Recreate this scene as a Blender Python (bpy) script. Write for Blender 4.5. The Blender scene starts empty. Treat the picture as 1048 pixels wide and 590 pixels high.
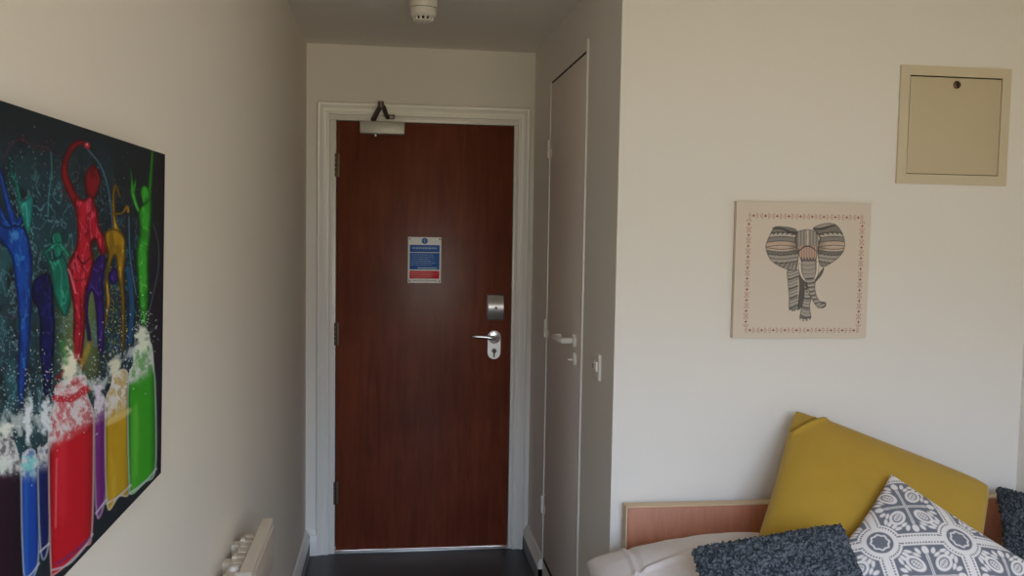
import bpy, bmesh, math
import numpy as np
from mathutils import Vector, Matrix

scene = bpy.context.scene
COL = scene.collection
rng = np.random.default_rng(7)

# ------------------------------------------------------------------ room measures (metres)
XL, XP, XR = -0.1386, 0.9218, 2.2738      # left wall, passage wall, right wall
YF, YB, YR = 0.0, -1.6263, -5.25          # far (door) wall, bed wall, rear wall
H = 2.388
DW, DH = 0.821, 2.04                      # entrance door

# ------------------------------------------------------------------ materials
def lin(c):
    c = np.asarray(c, float) / 255.0
    return np.where(c <= 0.04045, c / 12.92, ((c + 0.055) / 1.055) ** 2.4)

def rgb(*c):
    r = lin(c)
    return (float(r[0]), float(r[1]), float(r[2]), 1.0)

def mat(name, color, rough=0.6, metal=0.0, spec=0.5, bump=0.0, bscale=200.0, var=0.0, vscale=6.0,
        coat=0.0, sheen=0.0, stretch=None):
    m = bpy.data.materials.new(name)
    m.use_nodes = True
    nt = m.node_tree
    b = nt.nodes['Principled BSDF']
    b.inputs['Base Color'].default_value = color
    b.inputs['Roughness'].default_value = rough
    b.inputs['Metallic'].default_value = metal
    b.inputs['Specular IOR Level'].default_value = spec
    b.inputs['Coat Weight'].default_value = coat
    b.inputs['Coat Roughness'].default_value = 0.25
    b.inputs['Sheen Weight'].default_value = sheen
    tc = nt.nodes.new('ShaderNodeTexCoord')
    mp = nt.nodes.new('ShaderNodeMapping')
    nt.links.new(tc.outputs['Object'], mp.inputs['Vector'])
    if stretch:
        mp.inputs['Scale'].default_value = stretch
    if var > 0:
        n = nt.nodes.new('ShaderNodeTexNoise')
        n.inputs['Scale'].default_value = vscale
        n.inputs['Detail'].default_value = 5
        nt.links.new(mp.outputs['Vector'], n.inputs['Vector'])
        mx = nt.nodes.new('ShaderNodeMix')
        mx.data_type = 'RGBA'
        mx.inputs[6].default_value = tuple(min(1, c * (1 - var)) for c in color[:3]) + (1,)
        mx.inputs[7].default_value = tuple(min(1, c * (1 + var)) for c in color[:3]) + (1,)
        nt.links.new(n.outputs['Fac'], mx.inputs[0])
        nt.links.new(mx.outputs[2], b.inputs['Base Color'])
    if bump > 0:
        n2 = nt.nodes.new('ShaderNodeTexNoise')
        n2.inputs['Scale'].default_value = bscale
        n2.inputs['Detail'].default_value = 3
        nt.links.new(mp.outputs['Vector'], n2.inputs['Vector'])
        bp = nt.nodes.new('ShaderNodeBump')
        bp.inputs['Strength'].default_value = bump
        bp.inputs['Distance'].default_value = 0.002
        nt.links.new(n2.outputs['Fac'], bp.inputs['Height'])
        nt.links.new(bp.outputs['Normal'], b.inputs['Normal'])
    return m

def attr_mat(name, rough=0.6, spec=0.4, bump=0.0, bscale=900.0, sheen=0.0):
    """printed cloth or canvas: colour carried by the mesh's colour attribute"""
    m = mat(name, (1, 1, 1, 1), rough, spec=spec, bump=bump, bscale=bscale, sheen=sheen)
    nt = m.node_tree
    a = nt.nodes.new('ShaderNodeAttribute')
    a.attribute_name = 'print'
    nt.links.new(a.outputs['Color'], nt.nodes['Principled BSDF'].inputs['Base Color'])
    return m

def wood(name, c1, c2, rough, scale, stretch, coat=0.0, bump=0.05, spec=0.5, blotch=0.25):
    m = bpy.data.materials.new(name)
    m.use_nodes = True
    nt = m.node_tree
    b = nt.nodes['Principled BSDF']
    tc = nt.nodes.new('ShaderNodeTexCoord')
    mp = nt.nodes.new('ShaderNodeMapping')
    mp.inputs['Scale'].default_value = stretch
    nt.links.new(tc.outputs['Object'], mp.inputs['Vector'])
    n = nt.nodes.new('ShaderNodeTexNoise')
    n.inputs['Scale'].default_value = scale
    n.inputs['Detail'].default_value = 8
    n.inputs['Roughness'].default_value = 0.65
    n.inputs['Distortion'].default_value = 0.6
    nt.links.new(mp.outputs['Vector'], n.inputs['Vector'])
    r = nt.nodes.new('ShaderNodeValToRGB')
    r.color_ramp.elements[0].position = 0.3
    r.color_ramp.elements[0].color = c1
    r.color_ramp.elements[1].position = 0.72
    r.color_ramp.elements[1].color = c2
    nt.links.new(n.outputs['Fac'], r.inputs['Fac'])
    n2 = nt.nodes.new('ShaderNodeTexNoise')
    n2.inputs['Scale'].default_value = 2.2
    n2.inputs['Detail'].default_value = 3
    nt.links.new(tc.outputs['Object'], n2.inputs['Vector'])
    mr = nt.nodes.new('ShaderNodeMapRange')
    mr.inputs[1].default_value = 0.3
    mr.inputs[2].default_value = 0.7
    mr.inputs[3].default_value = 1 - blotch
    mr.inputs[4].default_value = 1 + blotch
    nt.links.new(n2.outputs['Fac'], mr.inputs[0])
    mx = nt.nodes.new('ShaderNodeMix')
    mx.data_type = 'RGBA'
    mx.blend_type = 'MULTIPLY'
    mx.inputs[0].default_value = 1
    nt.links.new(r.outputs['Color'], mx.inputs[6])
    nt.links.new(mr.outputs[0], mx.inputs[7])
    nt.links.new(mx.outputs[2], b.inputs['Base Color'])
    b.inputs['Roughness'].default_value = rough
    b.inputs['Specular IOR Level'].default_value = spec
    b.inputs['Coat Weight'].default_value = coat
    b.inputs['Coat Roughness'].default_value = 0.27
    bp = nt.nodes.new('ShaderNodeBump')
    bp.inputs['Strength'].default_value = bump
    bp.inputs['Distance'].default_value = 0.002
    nt.links.new(n.outputs['Fac'], bp.inputs['Height'])
    nt.links.new(bp.outputs['Normal'], b.inputs['Normal'])
    return m

M = {}
M['wall'] = mat('magnolia_paint', rgb(231, 227, 221), 0.75, spec=0.25, bump=0.06, bscale=120, var=0.015, vscale=3)
M['wall_left'] = mat('warm_magnolia_paint', rgb(231, 224, 211), 0.75, spec=0.25, bump=0.06, bscale=120, var=0.015, vscale=3)
M['ceiling'] = mat('ceiling_paint', rgb(234, 230, 223), 0.85, spec=0.2, bump=0.05, bscale=150)
M['gloss'] = mat('white_gloss_paint', rgb(232, 229, 223), 0.32, spec=0.5, bump=0.03, bscale=40)
M['cove'] = mat('grey_vinyl_cove', rgb(112, 112, 116), 0.5)
M['greydoor'] = mat('grey_satin_paint', rgb(226, 216, 209), 0.5, spec=0.4, bump=0.02, bscale=80)
M['floor'] = mat('dark_vinyl', rgb(58, 58, 63), 0.42, spec=0.45, bump=0.05, bscale=60, var=0.12, vscale=40)
M['door'] = wood('stained_door_veneer', rgb(94, 43, 28), rgb(118, 60, 38), 0.48, 4.0, (8, 8, 0.8), coat=0.30, bump=0.06, spec=0.12)
M['beech'] = wood('beech_laminate', rgb(172, 108, 78), rgb(192, 126, 92), 0.45, 6.0, (8, 8, 1.2), bump=0.02, blotch=0.06)
M['beech_edge'] = mat('beech_edge_band', rgb(214, 186, 150), 0.5)
M['steel'] = mat('satin_steel', rgb(206, 204, 202), 0.38, metal=1.0)
M['chrome'] = mat('chrome', rgb(215, 217, 220), 0.16, metal=1.0)
M['bronze'] = mat('dull_hinge_metal', rgb(96, 80, 66), 0.45, metal=0.8)
M['darkmetal'] = mat('dark_arm_metal', rgb(110, 98, 96), 0.4, metal=0.8)
M['silver'] = mat('silver_paint', rgb(176, 176, 168), 0.4, metal=0.25)
M['plastic'] = mat('white_plastic', rgb(232, 228, 220), 0.35, spec=0.5)
M['cream'] = mat('cream_enamel', rgb(214, 200, 182), 0.4, spec=0.5)
M['hatch'] = mat('cream_painted_metal', rgb(208, 196, 170), 0.5, spec=0.4)
M['hatch_leaf'] = mat('cream_door_metal', rgb(200, 186, 156), 0.5, spec=0.4)
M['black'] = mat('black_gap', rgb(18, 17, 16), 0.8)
M['signwhite'] = mat('sign_white', rgb(244, 246, 244), 0.42, spec=0.35)
M['signblue'] = mat('sign_blue', rgb(24, 92, 178), 0.42, spec=0.35)
M['signred'] = mat('sign_red', rgb(205, 28, 46), 0.42, spec=0.35)
M['signtext'] = mat('sign_text', rgb(150, 180, 212), 0.5)
M['signpink'] = mat('sign_text_red', rgb(230, 120, 125), 0.25)
M['canvas_side'] = mat('canvas_black_edge', rgb(38, 34, 38), 0.7)
M['linen_side'] = mat('canvas_linen_edge', rgb(206, 190, 172), 0.8)
M['print'] = attr_mat('printed_canvas', 0.55, 0.2, 0.08)
M['print_linen'] = attr_mat('printed_linen', 0.8, 0.2, 0.15)
M['print_cotton'] = attr_mat('printed_cotton', 0.85, 0.15, 0.2, sheen=0.1)
M['velvet'] = mat('mustard_velvet', rgb(178, 143, 54), 0.85, spec=0.15, bump=0.12, bscale=60, var=0.07, vscale=9, sheen=0.15)
M['fleece'] = attr_mat('charcoal_fleece', 0.95, 0.1)
M['bedding'] = mat('white_bedding', rgb(222, 214, 212), 0.85, spec=0.15, bump=0.15, bscale=350)
M['sheet'] = mat('cream_sheet', rgb(214, 200, 184), 0.9, spec=0.1, bump=0.1, bscale=350)
M['bedbase'] = mat('bed_base_fabric', rgb(120, 112, 104), 0.9)

# ------------------------------------------------------------------ mesh helpers
def bm_new():
    return bmesh.new()

def box(bm, x0, x1, y0, y1, z0, z1, bevel=0.0, seg=2):
    m = Matrix.Translation(((x0 + x1) / 2, (y0 + y1) / 2, (z0 + z1) / 2)) @ Matrix.Diagonal((abs(x1 - x0), abs(y1 - y0), abs(z1 - z0), 1))
    r = bmesh.ops.create_cube(bm, size=1, matrix=m)
    if bevel > 0:
        es = list({e for v in r['verts'] for e in v.link_edges})
        bmesh.ops.bevel(bm, geom=es, offset=bevel, segments=seg, affect='EDGES', profile=0.5)
    return bm

def lathe(bm, prof, center, axis='Z', n=40, a0=0.0):
    """prof = [(radius, height)]"""
    c = Vector(center)
    rings = []
    for r, h in prof:
        ring = []
        for k in range(n):
            a = a0 + 2 * math.pi * k / n
            u, v = r * math.cos(a), r * math.sin(a)
            p = {'Z': (u, v, h), 'Y': (u, h, v), 'X': (h, u, v)}[axis]
            ring.append(bm.verts.new(c + Vector(p)))
        rings.append(ring)
    for a, b in zip(rings, rings[1:]):
        for k in range(n):
            bm.faces.new((a[k], a[(k + 1) % n], b[(k + 1) % n], b[k]))
    if prof[0][0] > 1e-6:
        bm.faces.new(rings[0])
    if prof[-1][0] > 1e-6:
        bm.faces.new(rings[-1])
    return bm

def tube(bm, pts, radii, n=14, flat=1.0, flat_axis=None):
    """swept tube through pts, one radius each; flat squashes along flat_axis"""
    pts = [Vector(p) for p in pts]
    if not hasattr(radii, '__len__'):
        radii = [radii] * len(pts)
    rings = []
    up = Vector((0.123, 0.077, 0.99))
    for i, p in enumerate(pts):
        t = (pts[min(i + 1, len(pts) - 1)] - pts[max(i - 1, 0)]).normalized()
        if abs(t.dot(up)) > 0.95:
            up = Vector((0.99, 0.1, 0.05))
        s = t.cross(up).normalized()
        q = s.cross(t).normalized()
        ring = []
        for k in range(n):
            a = 2 * math.pi * k / n
            o = (s * math.cos(a) + q * math.sin(a)) * radii[i]
            if flat_axis is not None:
                ax = Vector(flat_axis)
                o = o - ax * o.dot(ax) * (1 - flat)
            ring.append(bm.verts.new(p + o))
        rings.append(ring)
    for a, b in zip(rings, rings[1:]):
        for k in range(n):
            bm.faces.new((a[k], a[(k + 1) % n], b[(k + 1) % n], b[k]))
    bm.faces.new(rings[0])
    bm.faces.new(rings[-1])
    return bm

def prism(bm, poly, axis, a, b):
    """extrude a 2-D outline along an axis from a to b. axis X: poly=(y,z); Y: (x,z); Z: (x,y)"""
    def P(q, h):
        return {'X': (h, q[0], q[1]), 'Y': (q[0], h, q[1]), 'Z': (q[0], q[1], h)}[axis]
    v0 = [bm.verts.new(P(q, a)) for q in poly]
    v1 = [bm.verts.new(P(q, b)) for q in poly]
    n = len(poly)
    bm.faces.new(v0)
    bm.faces.new(v1)
    for k in range(n):
        bm.faces.new((v0[k], v0[(k + 1) % n], v1[(k + 1) % n], v1[k]))
    return bm

def root_loc(o):
    while o.parent:
        o = o.parent
    return Vector(o.location)

def link_mesh(name, me, parent):
    o = bpy.data.objects.new(name, me)
    COL.objects.link(o)
    if parent is None:
        co = np.empty(len(me.vertices) * 3)
        me.vertices.foreach_get('co', co)
        co = co.reshape(-1, 3)
        org = np.array([(co[:, 0].min() + co[:, 0].max()) / 2, (co[:, 1].min() + co[:, 1].max()) / 2, co[:, 2].min()])
        me.vertices.foreach_set('co', (co - org).ravel())
        o.location = org.tolist()
    else:
        o.parent = parent
        r = root_loc(parent)
        me.transform(Matrix.Translation(-r))
    me.update()
    return o

def obj(name, bm, m, parent=None, smooth=True, angle=35):
    bmesh.ops.recalc_face_normals(bm, faces=bm.faces[:])
    me = bpy.data.meshes.new(name)
    bm.to_mesh(me)
    bm.free()
    for mm in (m if isinstance(m, (list, tuple)) else [m]):
        me.materials.append(mm)
    if smooth:
        me.polygons.foreach_set('use_smooth', [True] * len(me.polygons))
        me.set_sharp_from_angle(angle=math.radians(angle))
    return link_mesh(name, me, parent)

def struct(name, bm, m, smooth=True):
    o = obj(name, bm, m, None, smooth)
    o['kind'] = 'structure'
    return o

def tag(o, label, cat, group=None):
    o['label'] = label
    o['category'] = cat
    if group:
        o['group'] = group
    return o

def thing(name, loc, label, cat, group=None):
    o = bpy.data.objects.new(name, None)
    o.empty_display_size = 0.05
    COL.objects.link(o)
    o.location = loc
    return tag(o, label, cat, group)

def grid_mesh(name, P, colors, m, parent=None, extra_mats=(), close=None):
    """P: (rows, cols, 3) vertices; colors: (rows, cols, 3) linear"""
    r, c, _ = P.shape
    idx = np.arange(r * c).reshape(r, c)
    q = np.stack([idx[:-1, :-1], idx[:-1, 1:], idx[1:, 1:], idx[1:, :-1]], -1).reshape(-1, 4)
    verts = P.reshape(-1, 3)
    faces = [q]
    cols = colors.reshape(-1, 3) if colors is not None else None
    if close is not None:                       # a second sheet sharing the rim: closed pillow
        back = close
        idb = np.full((r, c), -1)
        inner = np.zeros((r, c), bool)
        inner[1:-1, 1:-1] = True
        idb[~inner] = idx[~inner]
        idb[inner] = r * c + np.arange(inner.sum())
        verts = np.concatenate([verts, back[inner]])
        if cols is not None:
            cols = np.concatenate([cols, colors[inner]])
        faces.append(np.stack([idb[:-1, :-1], idb[1:, :-1], idb[1:, 1:], idb[:-1, 1:]], -1).reshape(-1, 4))
    faces = np.concatenate(faces)
    me = bpy.data.meshes.new(name)
    me.vertices.add(len(verts))
    me.vertices.foreach_set('co', verts.ravel())
    me.loops.add(faces.size)
    me.loops.foreach_set('vertex_index', faces.ravel().astype(np.int32))
    me.polygons.add(len(faces))
    me.polygons.foreach_set('loop_start', np.arange(0, faces.size, 4, dtype=np.int32))
    me.update(calc_edges=True)
    me.validate()
    me.polygons.foreach_set('use_smooth', [True] * len(me.polygons))
    if cols is not None:
        a = me.color_attributes.new('print', 'FLOAT_COLOR', 'POINT')
        a.data.foreach_set('color', np.concatenate([cols, np.ones((len(cols), 1))], 1).astype(np.float32).ravel())
    me.materials.append(m)
    return link_mesh(name, me, parent)

# ------------------------------------------------------------------ drawing helpers (numpy)
def hash2(ix, iy, s=0):
    n = (ix.astype(np.int64) * 374761393 + iy.astype(np.int64) * 668265263 + s * 1442695041) & 0x7fffffff
    n = ((n ^ (n >> 13)) * 1274126177) & 0x7fffffff
    return ((n ^ (n >> 16)) & 0xffff) / 65535.0

def vnoise(x, y, s=0):
    ix, iy = np.floor(x), np.floor(y)
    fx, fy = x - ix, y - iy
    fx, fy = fx * fx * (3 - 2 * fx), fy * fy * (3 - 2 * fy)
    a, b = hash2(ix, iy, s), hash2(ix + 1, iy, s)
    c, d = hash2(ix, iy + 1, s), hash2(ix + 1, iy + 1, s)
    return (a * (1 - fx) + b * fx) * (1 - fy) + (c * (1 - fx) + d * fx) * fy

def fbm(x, y, s=0, o=4):
    t, a, w = 0, 0.5, 0
    for k in range(o):
        t = t + a * vnoise(x * 2 ** k, y * 2 ** k, s + k * 17)
        w += a
        a *= 0.5
    return t / w

def sstep(a, b, x):
    t = np.clip((x - a) / (b - a), 0, 1)
    return t * t * (3 - 2 * t)

def sd_poly(x, y, pts):
    """signed distance, negative inside"""
    pts = np.asarray(pts, float)
    d = np.full(x.shape, 1e9)
    ins = np.zeros(x.shape, bool)
    n = len(pts)
    for i in range(n):
        ax, ay = pts[i]
        bx, by = pts[(i + 1) % n]
        ex, ey = bx - ax, by - ay
        L = ex * ex + ey * ey + 1e-12
        t = np.clip(((x - ax) * ex + (y - ay) * ey) / L, 0, 1)
        d = np.minimum(d, np.hypot(x - ax - t * ex, y - ay - t * ey))
        if ay != by:
            c = ((ay <= y) & (by > y)) | ((by <= y) & (ay > y))
            ins ^= c & (x < ex * (y - ay) / (by - ay) + ax)
    return np.where(ins, -d, d)

def smooth_pts(pts, closed=True, k=6):
    """Catmull-Rom through pts"""
    p = np.asarray(pts, float)
    n = len(p)
    out = []
    for i in range(n if closed else n - 1):
        if closed:
            a, b, c, e = p[(i - 1) % n], p[i], p[(i + 1) % n], p[(i + 2) % n]
        else:
            a, b, c, e = p[max(i - 1, 0)], p[i], p[i + 1], p[min(i + 2, n - 1)]
        for t in np.arange(k) / k:
            out.append(0.5 * (2 * b + (c - a) * t + (2 * a - 5 * b + 4 * c - e) * t * t + (3 * b - 3 * c + e - a) * t ** 3))
    if not closed:
        out.append(p[-1])
    return np.array(out)

def sd_stroke(x, y, pts, widths):
    d = np.full(x.shape, 1e9)
    for i in range(len(pts) - 1):
        ax, ay = pts[i]
        bx, by = pts[i + 1]
        ex, ey = bx - ax, by - ay
        L = ex * ex + ey * ey + 1e-12
        t = np.clip(((x - ax) * ex + (y - ay) * ey) / L, 0, 1)
        w = widths[i] + (widths[i + 1] - widths[i]) * t
        d = np.minimum(d, np.hypot(x - ax - t * ex, y - ay - t * ey) - w)
    return d

class Paint:
    def __init__(self, x, y, base):
        self.x, self.y = x, y
        self.c = np.empty(x.shape + (3,))
        self.c[:] = lin(base)
    def mix(self, mask, color):
        m = np.clip(mask, 0, 1)[..., None]
        col = lin(color) if np.ndim(color) == 1 and len(color) == 3 else color
        self.c = self.c * (1 - m) + col * m
    def poly(self, pts, color, soft=0.6, smooth=True, op=1.0, wob=0.0, hi=None, lo=None):
        p = smooth_pts(pts) if smooth else np.asarray(pts, float)
        x, y = self.x, self.y
        if wob:
            x = x + wob * (fbm(x / 7, y / 7, 5) - .5) * 2
            y = y + wob * (fbm(x / 7, y / 7, 9) - .5) * 2
        d = sd_poly(x, y, p)
        m = op * (1 - sstep(-soft, soft, d))
        col = np.empty(self.c.shape)
        col[:] = lin(color)
        if hi is not None:
            n = fbm(x / 5, y / 17, 31)
            k = sstep(0.55, 0.72, n)[..., None]
            col = col * (1 - k) + lin(hi) * k
        if lo is not None:
            n = fbm(x / 6 + 40, y / 14, 57)
            k = (sstep(0.5, 0.7, n) * 0.8)[..., None]
            e = (sstep(-3.5, 0, d) * 0.6)[..., None]
            k = np.maximum(k, e)
            col = col * (1 - k) + lin(lo) * k
        self.mix(m, col)
    def stroke(self, pts, w, color, soft=0.6, op=1.0, smooth=True):
        p = smooth_pts(pts, False) if smooth else np.asarray(pts, float)
        ws = np.interp(np.linspace(0, 1, len(p)), np.linspace(0, 1, len(w)), w) if hasattr(w, '__len__') else np.full(len(p), w)
        d = sd_stroke(self.x, self.y, p, ws)
        self.mix(op * (1 - sstep(-soft, soft, d)), color)
    def glow(self, cx, cy, rx, ry, color, op=1.0, noise=0.6, ns=6):
        q = np.hypot((self.x - cx) / rx, (self.y - cy) / ry)
        n = fbm(self.x / ns, self.y / ns, int(cx) + 3)
        self.mix(op * (1 - sstep(0.35, 1.0, q + noise * (n - .5) * 1.4)), color)
    def spatter(self, cx, cy, rx, ry, n, color, size=0.8, seed=1, op=0.9):
        r = np.random.default_rng(seed)
        for _ in range(n):
            px, py = cx + rx * r.normal() * .5, cy + ry * r.normal() * .5
            s = size * r.uniform(.35, 1.3)
            ys, xs = np.where(np.hypot(self.x - px, self.y - py) < s * 2.5)
            if len(ys) == 0:
                continue
            d = np.hypot(self.x[ys, xs] - px, self.y[ys, xs] - py)
            m = (op * (1 - sstep(s * .5, s * 1.2, d)))[:, None]
            self.c[ys, xs] = self.c[ys, xs] * (1 - m) + lin(color) * m

# ------------------------------------------------------------------ printed artwork
def paint_dancers(S, Z):
    """splash dancers over paint jars; x, y are drawing units across the canvas"""
    w = -.650782 * S - .0400164 * Z + 1
    x = (-260.23624 * S + 1.0757919 * Z + 155.99661) / w
    y = (-152.37629 * S - 618.69566 * Z + 1174.13716) / w
    g = Paint(x, y, (46, 53, 62))
    ridge = lambda sx, sy, s_, o=4: np.abs(fbm(x / sx, y / sy, s_, o) - .5)
    # mottled blue-green ground, darker to the right and bottom
    left = 1 - sstep(70, 150, x)
    n = fbm(x / 22, y / 36, 2, 5)
    g.mix(.75 * sstep(.36, .7, n) * left * sstep(120, 190, y) * (1 - sstep(420, 500, y)), (54, 88, 100))
    g.mix(.6 * (1 - sstep(10, 60, x)) * sstep(210, 260, y) * sstep(.35, .65, fbm(x / 12, y / 24, 8)), (66, 120, 130))
    g.mix(.55 * sstep(235, 300, y) * (1 - sstep(360, 420, y)) * sstep(52, 72, x) * (1 - sstep(92, 108, x)), (150, 160, 96))
    g.mix(.5 * sstep(105, 116, x) * (1 - sstep(134, 142, x)) * sstep(230, 260, y) * (1 - sstep(350, 400, y)), (30, 70, 90))
    g.mix(.7 * sstep(152, 168, x), (31, 29, 35))
    g.mix(sstep(150, 164, x) * sstep(230, 300, y) * .75, (56, 42, 64))
    # water filaments
    zone = left * sstep(140, 210, y) * (1 - sstep(400, 440, y))
    g.mix(.50 * zone * (1 - sstep(.006, .026, ridge(12, 22, 31))), (130, 170, 182))
    g.mix(.40 * zone * (1 - sstep(.005, .022, ridge(7, 15, 47))) * sstep(.45, .6, fbm(x / 20, y / 30, 50)), (160, 195, 205))
    g.mix(.45 * sstep(100, 112, x) * (1 - sstep(140, 150, x)) * sstep(190, 250, y) * (1 - sstep(360, 390, y)) * (1 - sstep(.006, .03, ridge(7, 22, 63))), (96, 150, 180))
    for cx, cy, rx, ry, k, c, s, sd in ((30, 180, 60, 60, 60, (150, 190, 200), .45, 1), (60, 215, 30, 60, 130, (140, 185, 200), .45, 2),
            (110, 200, 30, 60, 80, (120, 160, 190), .45, 3), (100, 230, 24, 50, 60, (150, 190, 210), .45, 4), (118, 318, 12, 50, 170, (176, 174, 60), .7, 5),
            (120, 320, 18, 70, 90, (70, 140, 190), .55, 6), (20, 300, 40, 90, 120, (150, 200, 210), .5, 7), (145, 335, 12, 30, 60, (190, 225, 190), .5, 8),
            (160, 290, 10, 80, 20, (150, 140, 170), .3, 9), (12, 320, 26, 40, 40, (190, 60, 100), .5, 10), (66, 190, 6, 30, 26, (200, 70, 90), .45, 11),
            (36, 148, 40, 14, 26, (190, 70, 100), .5, 12)):
        g.spatter(cx, cy, rx, ry, k, c, s, sd, .8)
    for p, wd, c, op in (([(2, 164), (12, 148), (22, 142), (32, 149), (46, 150), (54, 158)], .4, (150, 60, 84), .6),
                     ([(52, 156), (53, 175), (50, 200), (49, 222)], .45, (110, 190, 200), .5),
                     ([(40, 180), (37, 190), (41, 200)], .35, (110, 190, 190), .5),
                     ([(90, 153), (104, 172), (112, 200), (116, 240)], .7, (110, 150, 180), .6),
                     ([(157, 230), (162, 250), (162, 275), (156, 305), (151, 325)], .45, (140, 150, 160), .5),
                     ([(132, 222), (133, 262), (139, 300)], .5, (120, 160, 190), .6),
                     ([(131, 275), (135, 310), (133, 350)], 2.2, (48, 104, 150), .8)):
        g.stroke(p, wd, c, op=op)

    def fig(pts, dark, col, light, smooth=True, soft=.7, wide=5.0, seed=0, close=True, widths=None):
        """poured-paint limb: dark rims, body colour, wet streaks"""
        if widths is not None:
            p = smooth_pts(pts, False)
            ws = np.interp(np.linspace(0, 1, len(p)), np.linspace(0, 1, len(widths)), widths)
            d = sd_stroke(x, y, p, ws)
            wide = max(widths) * .9
        else:
            d = sd_poly(x + .8 * (fbm(x / 6, y / 6, seed) - .5), y, smooth_pts(pts) if smooth else np.asarray(pts, float))
        t = np.clip(-d / wide, 0, 1)
        k = (sstep(.0, .75, t) * (.55 + .45 * sstep(.3, .6, fbm(x / 5, y / 16, seed + 3))))[..., None]
        c = lin(dark) * (1 - k) + lin(col) * k
        hl = ((1 - sstep(.010, .045, np.abs(fbm(x / 6, y / 22, seed + 9, 3) - .5))) * sstep(.25, .6, t) * .5)[..., None]
        c = c * (1 - hl) + lin(light) * hl
        g.mix(1 - sstep(-soft, soft, d), c)

    BL = ((18, 44, 104), (30, 92, 176), (84, 156, 220))
    fig([(-6, 150), (0, 176), (8, 208), (16, 232)], *BL, widths=[1.6, 2.2, 3.0, 5], seed=1)
    fig([(-14, 200), (-2, 214), (8, 232), (20, 240)], *BL, widths=[4, 4, 5, 7], seed=2)
    fig([(23, 220), (17, 234)], *BL, widths=[.9, 4], seed=3)
    fig([(-8, 226), (6, 232), (22, 231), (30, 246), (33, 272), (32, 320), (29, 372), (22, 418), (18, 396), (19, 330), (15, 285), (11, 262), (0, 246)], *BL, wide=6, seed=4)
    g.glow(15, 240, 8, 6, (104, 170, 225), .6)
    TE = ((14, 84, 80), (34, 146, 124), (110, 206, 180))
    fig([(11, 166), (12, 177), (17, 189), (20, 203)], *TE, widths=[.5, 1.0, 1.2, 2.2], seed=5)
    g.spatter(13, 182, 5, 22, 30, (90, 190, 175), .6, 61)
    fig([(17, 203), (24, 206), (33, 200), (33, 222), (29, 240), (23, 224)], (30, 110, 110), (56, 160, 154), (140, 215, 205), seed=6)
    fig([(52, 242), (58, 236), (64, 241), (65, 256), (61, 266), (55, 262)], (16, 70, 66), (46, 150, 130), (120, 205, 180), seed=7)
    fig([(43, 252), (50, 258), (54, 266), (66, 262), (72, 285), (73, 308), (68, 324), (61, 318), (55, 300), (51, 276), (46, 264)], *TE, wide=6, seed=8)
    fig([(70, 262), (60, 250), (50, 256), (43, 262)], *TE, widths=[2, 2.4, 2, .9], seed=9)
    fig([(34, 290), (44, 280), (52, 284), (55, 312), (56, 350), (51, 408), (46, 410), (41, 360), (40, 322), (33, 306)], (16, 16, 44), (30, 36, 104), (60, 74, 160), seed=10)
    PU = ((40, 22, 80), (78, 44, 134), (124, 84, 176))
    fig([(92, 276), (98, 266), (106, 258), (108, 268), (106, 290), (107, 330), (105, 364), (100, 354), (98, 318), (94, 298), (90, 318), (94, 352), (90, 350), (86, 316), (89, 294)], *PU, seed=11)
    fig([(111, 282), (117, 274), (122, 284), (116, 292)], *PU, seed=12)
    # red dancer: raised looped arm, head, torso, legs
    RD = ((104, 12, 32), (196, 34, 66), (240, 120, 140))
    RA = ((92, 12, 26), (160, 26, 44), (206, 80, 96))
    fig([(91, 151), (84, 146), (75, 150), (68, 163), (66, 178), (71, 192), (78, 206), (84, 218)], *RA, widths=[2.2, 3.0, 3.4, 3.2, 3.8, 4.6, 5, 6], seed=13)
    g.glow(89, 149, 4, 4.5, (200, 60, 80), .9, .2)
    g.glow(89, 148, 1.2, 1.4, (240, 190, 195), .9, 0)
    fig([(90, 172), (97, 169), (103, 178), (103, 190), (97, 203), (90, 203), (86, 186)], (74, 8, 22), (150, 20, 44), (206, 70, 90), seed=14)
    fig([(76, 204), (86, 204), (94, 200), (100, 216), (102, 232), (110, 248), (107, 262), (101, 257), (97, 246), (94, 252), (96, 268), (92, 288), (88, 302), (87, 340), (82, 374), (75, 350), (75, 318), (71, 290), (69, 272), (77, 254), (79, 236)], *RD, wide=7, seed=15)
    g.stroke([(79, 262), (85, 270), (92, 264)], 1.0, (110, 12, 36), op=.8)
    g.stroke([(72, 284), (80, 288), (90, 284)], .8, (120, 14, 40), op=.6)
    g.stroke([(82, 300), (83, 330), (81, 360)], .8, (110, 10, 34), op=.8)
    g.stroke([(70, 276), (73, 284), (77, 300)], 1.0, (240, 150, 165), op=.6)
    # yellow dancer
    YE = ((104, 78, 14), (184, 146, 36), (230, 204, 110))
    fig([(123, 202), (118, 190), (116, 205), (117, 225), (120, 238)], *YE, widths=[.8, 1.3, 1.6, 2.0, 4], seed=16)
    fig([(117, 219), (125, 218), (130, 212), (131, 217)], *YE, widths=[1.0, 1.1, 2.0, 1.6], seed=17)
    fig([(107, 240), (116, 234), (126, 240), (129, 256), (127, 284), (128, 320), (127, 358), (124, 356), (124, 310), (120, 280), (118, 262), (112, 276), (109, 296), (107, 290), (110, 262)], *YE, seed=18)
    fig([(109, 288), (111, 308), (108, 332)], *YE, widths=[1.2, 2.2, .6], seed=19)
    # green dancer
    GR = ((36, 104, 34), (78, 182, 66), (150, 226, 124))
    fig([(156, 154), (155, 172), (153, 196), (151, 212)], *GR, widths=[1.0, 1.5, 2.0, 3], seed=20)
    fig([(133, 172), (135, 184), (136, 198), (141, 214), (147, 220)], *GR, widths=[.5, 1.0, 2.4, 1.8, 2.6], seed=21)
    fig([(139, 184), (137, 197)], *GR, widths=[.6, 1.3], seed=22)
    fig([(144, 194), (149, 190), (153, 196), (152, 206), (146, 209)], *GR, seed=23, wide=3)
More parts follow.
